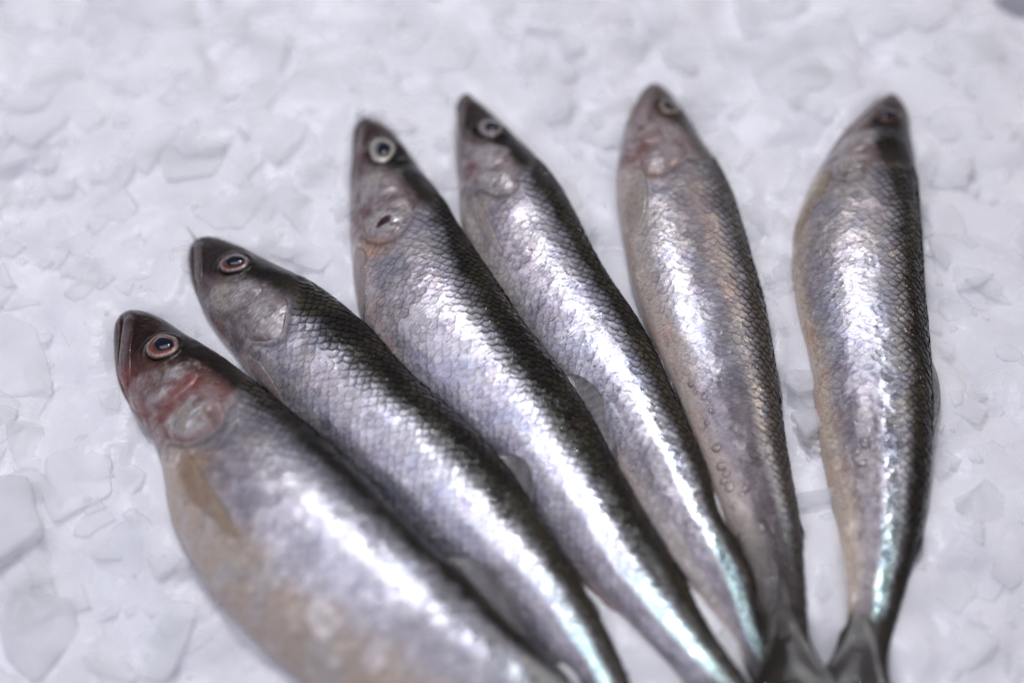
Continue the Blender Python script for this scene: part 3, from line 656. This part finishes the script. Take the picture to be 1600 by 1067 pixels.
def build_scales(F, root):
    S = F.S; g = np.random.default_rng(40 + F.k)
    du_mm = 1.16; dt_mm = 2.35
    cu = []; ct = []; sz = []
    ncol = int(F.Lmm * .80 / du_mm)
    for i in range(ncol):
        u = .18 + i * du_mm / F.Lmm
        if u > .985: break
        h = S.at(S.h, np.array([u]))[0] * 1000
        dth = dt_mm * (.62 + .38 * min(1, h / 13)) / (h * .86)
        rows = np.arange(-1.35, 2.1, dth) + (dth / 2 if i % 2 else 0)
        for t in rows:
            if u < F.rear(np.array([min(t, 1.2)]))[0] + .006: continue
            cu.append(u); ct.append(t); sz.append(dth)
    cu = np.array(cu); ct = np.array(ct); sz = np.array(sz); n = len(cu)
    te = np.interp(cu, F.U, F.te)
    keep = (ct > te - .12 - .25 * g.random(n)) | ((g.random(n) < .30) & (ct > te - .5))
    bare = fbm(cu * F.Lmm * .16, ct * 2.2, F.k + 170, 3)
    keep &= ~((bare > .33) & (ct < np.interp(cu, F.U, F.tb) - .1))
    if F.k == 5: keep &= ~((cu > .62) & (ct < np.interp(cu, F.U, F.tb) - .45) & (g.random(n) < .85))
    cu, ct, sz = cu[keep], ct[keep], sz[keep]; n = len(cu)
    cu = cu + g.normal(0, .20, n) / F.Lmm; ct = ct + g.normal(0, .06, n) * sz
    A = np.linspace(0, 1, 6); B = np.linspace(-1, 1, 7)
    Ag, Bg = np.meshgrid(A, B, indexing='ij')
    edge_u = Ag * (.45 + .55 * np.sqrt(np.clip(1 - Bg ** 2 * .92, 0, 1)))
    leng = 2.9 / F.Lmm * np.exp(g.normal(0, .08, n))[:, None, None]
    u = cu[:, None, None] + (edge_u[None] - .35) * leng
    t = ct[:, None, None] + Bg[None] * .60 * sz[:, None, None] * (1 - .10 * Ag[None])
    ta = g.normal(0, .000022, n)[:, None, None]; tb_ = g.normal(0, .000022, n)[:, None, None]
    lift = .00003 + .00006 * Ag + .00017 * Ag ** 2.5 - .00005 * Bg ** 2
    ff = .38 if F.k >= 5 else .52
    dk0 = (ff + (1 - ff) * smooth(-.35, .05, ct - np.interp(cu, F.U, F.tb)))[:, None, None]
    off = lift[None] * dk0 + ta * Ag[None] + tb_ * Bg[None]
    u = np.clip(u, 0, 1)
    P = F.surf(u, t, off)
    c, p = F.pigment(u, t)
    # each scale takes its own tone; pigment gathers along its free margin
    tone = np.exp(g.normal(0, .08, n))[:, None, None]
    e = np.clip(smooth(.70, 1.0, Ag) + smooth(.75, 1.0, np.abs(Bg)) * smooth(.3, .7, Ag), 0, 1)[None]
    tbv = np.interp(u, F.U, F.tb); dk = smooth(-.25, .10, np.arcsin(np.clip(np.sin(t), -1, 1)) - tbv)
    ed0 = .15 if F.k >= 5 else .21
    edge = 1 - e * (ed0 + (.80 - ed0) * dk)
    centre = 1 + (1 - e) * dk * .45
    c = np.clip(c * (tone * edge * centre)[..., None], 0, 1)
    p = p.copy(); p[..., 1] = np.clip(p[..., 1] + g.normal(0, .035, n)[:, None, None], .16, .6)
    uv = F.uvmm(u, t) + g.uniform(-1.5, 1.5, (n, 1, 1, 2)) * np.array([1, 0])
    k = 42; base = grid_faces(6, 7)
    faces = (base[None] + (np.arange(n) * k)[:, None, None]).reshape(-1, 4)
    o = mesh_obj('scales', P, [faces], M_scale, root, c, p, uv)
    o['kind'] = 'stuff'
    return o

def closed_curve(pts, m):
    P = np.array(pts, float); n = len(P); t = np.linspace(0, n, m, endpoint=False); i = t.astype(int); f = (t - i)[:, None]
    p0, p1, p2, p3 = P[(i - 1) % n], P[i % n], P[(i + 1) % n], P[(i + 2) % n]
    return .5 * (2 * p1 + (p2 - p0) * f + (2 * p0 - 5 * p1 + 4 * p2 - p3) * f ** 2 + (3 * p1 - p0 - 3 * p2 + p3) * f ** 3)
def build_patch(F, root, name, poly, height, bulge, mat, paint, m=64, n=14, base=0.0, power=4):
    """thin raised plate that lies on the skin; poly in (u, theta)"""
    Cc = closed_curve(poly, m); ctr = Cc.mean(0)
    r = np.linspace(0, 1, n) ** .8; r[0] = .02
    Ug = ctr[0] + (Cc[:, 0] - ctr[0])[None] * r[:, None]; Tg = ctr[1] + (Cc[:, 1] - ctr[1])[None] * r[:, None]
    rr = np.repeat(r[:, None], m, 1); ang = np.repeat(np.arange(m)[None], n, 0) / m
    rearw = smooth(-.6, .3, (Ug - ctr[0]) / max(np.ptp(Cc[:, 0]) / 2, 1e-6)) if name in ('gill_cover', 'cheek') else 1.0
    off = base + height * rearw * (1 - rr ** power * 1.0) + bulge * (1 - rr ** 2) + (.00020 if name in ('gill_cover', 'cheek') else .00006) * fbm(Ug * F.Lmm * .45, Tg * 6, F.k + 80, 3)
    # free margin turned down onto the skin
    off = np.where(rr >= 1, -.00012, off)
    P = F.surf(Ug, Tg, off); c, p = paint(Ug, Tg, rr, ang)
    V = P.reshape(-1, 3); Fq = grid_faces(n, m, True)[:, ::-1]
    V = np.concatenate([V, P[:1].mean(1)]); j = np.arange(m)
    cap = np.c_[np.full(m, n * m), j, (j + 1) % m]
    C = np.concatenate([c.reshape(-1, 3), c[:1, 0]]); R = np.concatenate([p.reshape(-1, 4), p[:1, 0]])
    uv = F.uvmm(Ug, Tg).reshape(-1, 2); uv = np.concatenate([uv, uv[:1]])
    return mesh_obj(name, V, [Fq, cap], mat, root, C, R, uv)

def build_eye(F, root):
    eu, et, er = F.f['eye']; L = F.look
    u = np.array([eu]); t = np.array([et])
    nrm = F.S.normal(u, t)[0] * .8 + F.S.at(F.S.n, u)[0] * .2
    nrm /= np.linalg.norm(nrm); T = np.array(F.f['eye_axis'])
    if T[0] < 0: T = -T
    T = T - nrm * (T @ nrm); T /= np.linalg.norm(T); Bn = np.cross(nrm, T)
    c0 = F.S.raw(u, t)[0] - nrm * .0002
    m = 48
    def dome(name, prof, mat, parent, colf, cx=0.0, cy=0.0, ax=1.0):
        a = np.linspace(0, 2 * np.pi, m, endpoint=False); rows = []; cols = []; prs = []
        for (r, z, cc, me, ro) in prof:
            wob = 1 + .03 * np.sin(3 * a + F.k) + .02 * np.sin(5 * a + 2 * F.k)
            rows.append(c0 + np.outer(np.cos(a) * r * er * wob + cx * er, T) + np.outer(np.sin(a) * r * er * ax * wob + cy * er, Bn) + nrm * z * er)
            cols.append(np.tile(cc, (m, 1))); prs.append(np.tile((me, ro, .15, 0), (m, 1)))
        V = np.concatenate(rows); n = len(prof)
        V = np.concatenate([V, [rows[-1].mean(0)]]); C = np.concatenate(cols + [cols[-1][:1]]); R = np.concatenate(prs + [prs[-1][:1]])
        j = np.arange(m); cap = np.c_[np.full(m, n * m), (n - 1) * m + j, (n - 1) * m + (j + 1) % m]
        return mesh_obj(name, V, [grid_faces(n, m, True)[:, ::-1], cap], mat, parent, C, R, np.tile((0, 0), (len(V), 1)) + V[:, :2] * 1000)
    ring = np.array(L['ring']); iris = np.array(L['iris']); sk = np.array(L['crown'])
    ea = F.f['eye_ratio']
    pr = {1: .70, 2: .74, 3: .66, 4: .68, 5: .66, 6: .66}[F.k]; er = er * (.88 if F.k == 3 else .97)
    eye = dome('eye', [(1.10, -.30, sk, .1, .3), (1.07, .04, sk * 1.2, .1, .3), (1.0, .10, ring * .6, .2, .3), (.95, .16, ring, .3, .28),
                       (.84, .20, ring, .3, .28), (.78, .20, iris, .25, .25), (.66, .21, iris, .2, .25), (.50, .22, iris * .5, .15, .25), (.3, .23, iris * .3, .1, .2)], M_plate, root, None, ax=ea)
    pa = ea * {1: .86, 2: .85, 3: .95, 4: .95, 5: .9, 6: .9}[F.k]
    pup = dome('pupil', [(pr, .05, (0, 0, 0), 0, .1), (pr * .98, .23, (0, 0, 0), 0, .1), (pr * .85, .31, (0, 0, 0), 0, .1), (pr * .5, .38, (0, 0, 0), 0, .1), (pr * .2, .40, (0, 0, 0), 0, .1)], M_pupil, eye, None, cx=.05, cy=.10, ax=pa)
    return eye

def thin_fin(F, name, root, base_u, side, height_f, lean, mat, color, n=40, rows=12, rays=14, sweep=.35):
    """fin membrane with rays, standing on the ridge (side +1 back, -1 belly), a solid about 0.2 mm thick"""
    S = F.S; u = np.linspace(base_u[0], base_u[1], n); t = np.full(n, side * math.pi / 2)
    root_p = S.raw(u, t) - S.normal(u, t) * .0008
    d = side * S.at(S.d, u); nn = S.at(S.n, u); T = S.at(S.T, u)
    s = np.linspace(0, 1, n); hgt = height_f(s)
    V = []; cols = []; prs = []
    v = np.linspace(0, 1, rows)
    for sgn in (1, -1):
        for k in range(rows):
            ray = np.abs(np.sin(s * math.pi * rays))
            th = .00016 * (1 - .6 * v[k]) * (.55 + .9 * ray ** 3)
            out = d * math.cos(lean) + nn * math.sin(lean)
            wave = .0006 * np.sin(s * 9 + v[k] * 3 + F.k) * v[k]
            P = root_p + out * (hgt * v[k])[:, None] + T * (hgt * v[k] * sweep)[:, None] + nn * (sgn * th + wave)[:, None]
            V.append(P); cc = np.array(color)[None] * (.65 + .5 * ray[:, None] ** 2) * (1 - .3 * v[k]); cols.append(np.clip(cc, 0, 1))
            prs.append(np.tile((.05, .35, .2, 0), (n, 1)))
    V = np.concatenate(V); C = np.concatenate(cols); R = np.concatenate(prs)
    f1 = grid_faces(rows, n); f2 = grid_faces(rows, n)[:, ::-1] + rows * n
    j = np.arange(n - 1); top = np.c_[(rows - 1) * n + j, (rows - 1) * n + j + 1, rows * n + (rows - 1) * n + j + 1, rows * n + (rows - 1) * n + j]
    return mesh_obj(name, V, [f1, f2, top], mat, root, C, R, V[:, :2] * 1000)

def build_tail(F, root):
    S = F.S; c = S.c[-1]; T = S.T[-1]; d = S.d[-1]; nn = S.n[-1]; h = S.h[-1]
    n = 41; rows = 16; a = np.linspace(-1, 1, n); v = np.linspace(0, 1, rows)
    V = []; cols = []
    for sgn in (1, -1):
        for k in range(rows):
            ln = .034 * (.55 + .45 * np.abs(a) ** 1.3) * v[k]
            sp = a * (S.h[-1] * 1.03 + .0095 * smooth(.22, 1, v[k]))
            ray = np.abs(np.sin(a * math.pi * 9))
            th = .0004 * (1 - .8 * v[k]) * (.6 + .8 * ray ** 3) + S.w[-1] * 1.03 * smooth(.85, .2, v[k]) * np.sqrt(1 - a * a * .98)
            z = sgn * th + .0012 * v[k] * np.sin(a * 3 + F.k) + .0012 * v[k]
            V.append(c - T * .009 + np.outer(ln, T) + np.outer(sp, d) + np.outer(z, nn))
            cols.append(np.array([(.030, .025, .022)]) * (.55 + .6 * ray[:, None]) * np.ones((n, 1)))
    V = np.concatenate(V); C = np.clip(np.concatenate(cols), 0, 1)
    f1 = grid_faces(rows, n); f2 = grid_faces(rows, n)[:, ::-1] + rows * n
    j = np.arange(n - 1); top = np.c_[(rows - 1) * n + j, (rows - 1) * n + j + 1, rows * n + (rows - 1) * n + j + 1, rows * n + (rows - 1) * n + j]
    return mesh_obj('tail_fin', V, [f1, f2, top], M_finp, root, C, np.tile((.05, .45, .2, .95), (len(V), 1)), V[:, :2] * 1000)

def build_drops(F, root):
    pts = F.f['drops']; g = np.random.default_rng(900 + F.k)
    allp = []
    for (u, t) in pts:
        allp.append((u, t, g.uniform(.0006, .0012)))
        for _ in range(int(g.integers(1, 4))):
            allp.append((u + g.normal(0, .009), t + g.normal(0, .09), g.uniform(.00018, .0004)))
    for _ in range(150):
        allp.append((g.uniform(.3, .95), g.uniform(-.9, 1.2), g.uniform(.00010, .00022)))
    m = 14; prof = [(1.0, -.15), (1.0, .02), (.86, .10), (.6, .19), (.3, .245)]
    Vs = []; Q = []; T3 = []; nv = 0; a = np.linspace(0, 2 * np.pi, m, endpoint=False)
    for (u, t, r) in allp:
        uu = np.array([min(max(u, .02), .99)]); tt = np.array([t])
        c = F.surf(uu, tt, np.array([.00018]))[0]; nrm = F.S.normal(uu, tt)[0]; T = F.S.at(F.S.T, uu)[0]; B = np.cross(nrm, T)
        st = g.uniform(.8, 1.5)
        V = [c + np.outer(np.cos(a) * r * q * st, T) + np.outer(np.sin(a) * r * q, B) + nrm * z * r for q, z in prof]
        V.append([c + nrm * .26 * r]); Vs.append(np.concatenate(V))
        Q.append(grid_faces(len(prof), m, True)[:, ::-1] + nv); j = np.arange(m)
        T3.append(np.c_[np.full(m, len(prof) * m), (len(prof) - 1) * m + j, (len(prof) - 1) * m + (j + 1) % m] + nv); nv += len(prof) * m + 1
    o = mesh_obj('water_droplets', np.concatenate(Vs), [np.concatenate(Q), np.concatenate(T3)], M_droplet, root)
    o['kind'] = 'stuff'
    return o

LABELS = {
    1: 'largest plump fish with dark reddish head and orange-brown fin, lowest and leftmost',
    2: 'silver fish with a fine bristle on its snout, second from the left',
    3: 'silver fish with white-ringed eye and a dark gash on its gill cover',
    4: 'silver fish with pointed dark snout and dotted flank, fourth from the left',
    5: 'pale mauve fish with cream belly and faded brown back, second from the right',
    6: 'straight silver fish with sunken dark eye, set apart at the right end',
}
def build_fish(k):
    F = Fish(k); L = F.look; S = F.S
    root = bpy.data.objects.new('fish', None); link(root)
    root.empty_display_size = .01
    tag(root, LABELS[k], 'fish', 'fish fanned out on the crushed ice')
    build_body(F, root); build_scales(F, root)
    def paint_gill(u, t, r, a):
        c, p = F.pigment(np.minimum(u, F.rear(t) - .03), t)
        nz = fbm(u * F.Lmm * .5, t * 7, k + 90, 4); nz2 = fbm(u * F.Lmm * .2, t * 3, k + 95, 2)
        w = (.08 + .78 * smooth(-.30, .35, nz + nz2 * .5)) * smooth(.98, .35, r) * smooth(.02, -.45, t - np.interp(u, F.U, F.tb) + nz * .15)
        w = w * (1 - smooth(.72, 1.0, r) * smooth(.62, .42, (u - F.g[:, 0].min()) / np.ptp(F.g[:, 0])))
        c = mix(c, mix((.80, .77, .77), (.70, .62, .53), smooth(.1, .6, nz2)), w)
        c = mix(c, (.06, .035, .03), .7 * smooth(.93, 1.0, r) * smooth(.55, .75, (u - F.g[:, 0].min()) / np.ptp(F.g[:, 0])))  # rear rim darkened in the colour to stand for its shadow
        if 'wound' in F.f:
            d = np.hypot((u - F.f['wound'][0][0]) * F.Lmm * .8 + (t - F.f['wound'][0][1]) * 5, ((t - F.f['wound'][0][1]) * 9 - (u - F.f['wound'][0][0]) * F.Lmm * .5) * .55)
            c = mix(c, (.05, .02, .03), smooth(1.35, .8, d + nz * .4)); w = w * smooth(.9, 1.4, d)
        return np.clip(c, 0, 1), np.stack([np.maximum(p[..., 0], .1 + .72 * w), .30 - .05 * w, .45 * w, 0 * w], -1)
    def paint_cheek(u, t, r, a):
        c, p = F.pigment(np.minimum(u, F.rear(t) - .03), t)
        nz = fbm(u * F.Lmm * .45, t * 6, k + 120, 4); nz2 = fbm(u * F.Lmm * .2, t * 3, k + 125, 2)
        w = (.08 + .55 * smooth(-.30, .4, nz * .8 + nz2 * .6)) * smooth(1.0, .35, r) * smooth(.35, .0, t - np.interp(u, F.U, F.tb))
        c = mix(c, mix((.74, .70, .72), (.66, .58, .48), smooth(0, .6, nz2)), w)
        return np.clip(c, 0, 1), np.stack([np.maximum(p[..., 0], .10 + .7 * w), .30 - .05 * w, .5 * w, 0 * w], -1)
    def paint_jaw(u, t, r, a):
        c, p = F.pigment(u, t)
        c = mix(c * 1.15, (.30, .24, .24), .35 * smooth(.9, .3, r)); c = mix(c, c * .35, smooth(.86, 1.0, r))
        return np.clip(c, 0, 1), p
    gc = build_patch(F, root, 'gill_cover', F.f['gill'], .00022, .0003, M_plate, paint_gill, n=22, power=5)
    build_patch(F, root, 'cheek', F.f['cheek'], .00015, .0003, M_plate, paint_cheek, n=18, power=6)
    build_patch(F, root, 'upper_jaw', F.f['maxilla'], .0003, .0002, M_plate, paint_jaw, power=6)
    np_ = len(F.f['pectoral'])
    def paint_fin(u, t, r, a):
        ray = np.abs(np.sin((t * 9 + u * 20) * 3))
        c = np.array(L['fin']) * (.9 + .14 * ray[..., None] ** 2) * np.ones(u.shape + (3,))
        cb, _ = F.pigment(u, t); c = mix(c, cb, .75 * smooth(.55, .75, a) * smooth(.4, 1.0, r))
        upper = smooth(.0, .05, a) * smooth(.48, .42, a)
        c = mix(c, (.03, .022, .018), .9 * upper * smooth(.88, .99, r))  # dark upper edge: pigment, plus the shaded gap beside the body painted in
        w = fbm(u * F.Lmm * .4, t * 6, k + 150)
        c = mix(c, (.6, .56, .54), .35 * smooth(.2, .6, w))
        al = .54 - .5 * smooth(.46, .56, a) * smooth(.45, 1.0, r) * smooth(1.0, .93, a)
        return np.clip(c, 0, 1), np.stack([.05 + 0 * u, .3 + 0 * u, .1 + 0 * u, al], -1)
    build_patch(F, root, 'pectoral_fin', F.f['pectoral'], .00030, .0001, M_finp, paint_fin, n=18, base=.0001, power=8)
    build_eye(F, root)
    du = F.f['dorsal']
    hmax = {1: .0055, 2: .0050, 3: .0055, 4: .0025, 5: .0030, 6: .0030}[k]
    lean = {1: .1, 2: .1, 3: .12, 4: .1, 5: -.5, 6: -.2}[k]
    thin_fin(F, 'dorsal_fin', root, (du[0][0], du[1][0]), 1, lambda s: hmax * (np.sin(np.pi * np.clip(s, 0, 1) ** .7) ** .7 * (1 - .35 * s) + .02), lean, M_fin, (.30, .28, .28))
    thin_fin(F, 'adipose_fin', root, (.80, .85), 1, lambda s: .0014 * np.sin(np.pi * s) ** .6 + .0001, -.2, M_fin, (.05, .04, .04), n=16, rays=2, sweep=.9)
    thin_fin(F, 'anal_fin', root, (.72, .88), -1, lambda s: (.0012 if k == 6 else .0040) * (1 - s * .6) * np.sin(np.pi * np.clip(s + .05, 0, 1)) ** .6, .15, M_fin, (.50, .45, .43), rays=12)
    if k == 6:
        thin_fin(F, 'pelvic_fin', root, (.645, .70), -1, lambda s: .0055 * np.sin(np.pi * np.clip(.12 + s * .76, 0, 1)) ** .5, -.02, M_pelvic, (.95, .90, .88), rays=5, sweep=-.15)
    build_tail(F, root); build_drops(F, root)
    if k == 2:
        # fine bristle standing off the snout
        a = S.raw(np.array([.004]), np.array([.6]))[0]; b = a + np.array([-.0026, .0030, .0012])
        m = 8; ang = np.linspace(0, 2 * np.pi, m, endpoint=False); ax = (b - a) / np.linalg.norm(b - a); e1 = np.cross(ax, (0, 0, 1)); e1 /= np.linalg.norm(e1); e2 = np.cross(ax, e1)
        rows = [a + (b - a) * s + np.outer(np.cos(ang), e1) * r + np.outer(np.sin(ang), e2) * r + np.array([0, 0, .0006 * s * s]) for s, r in ((-.3, .0002), (.0, .00018), (.35, .00015), (.7, .0001), (1, .00003))]
        V = np.concatenate(rows)
        mesh_obj('bristle', V, [grid_faces(5, m, True)], M_plate, root, np.tile((.12, .09, .09), (len(V), 1)), np.tile((0, .4, 0, 0), (len(V), 1)), V[:, :2] * 1000)
    base = Vector((S.c[600][0], S.c[600][1], 0)); root.location = base
    for ch in root.children: ch.location = -base
    return root
for k in range(1, 7): build_fish(k)
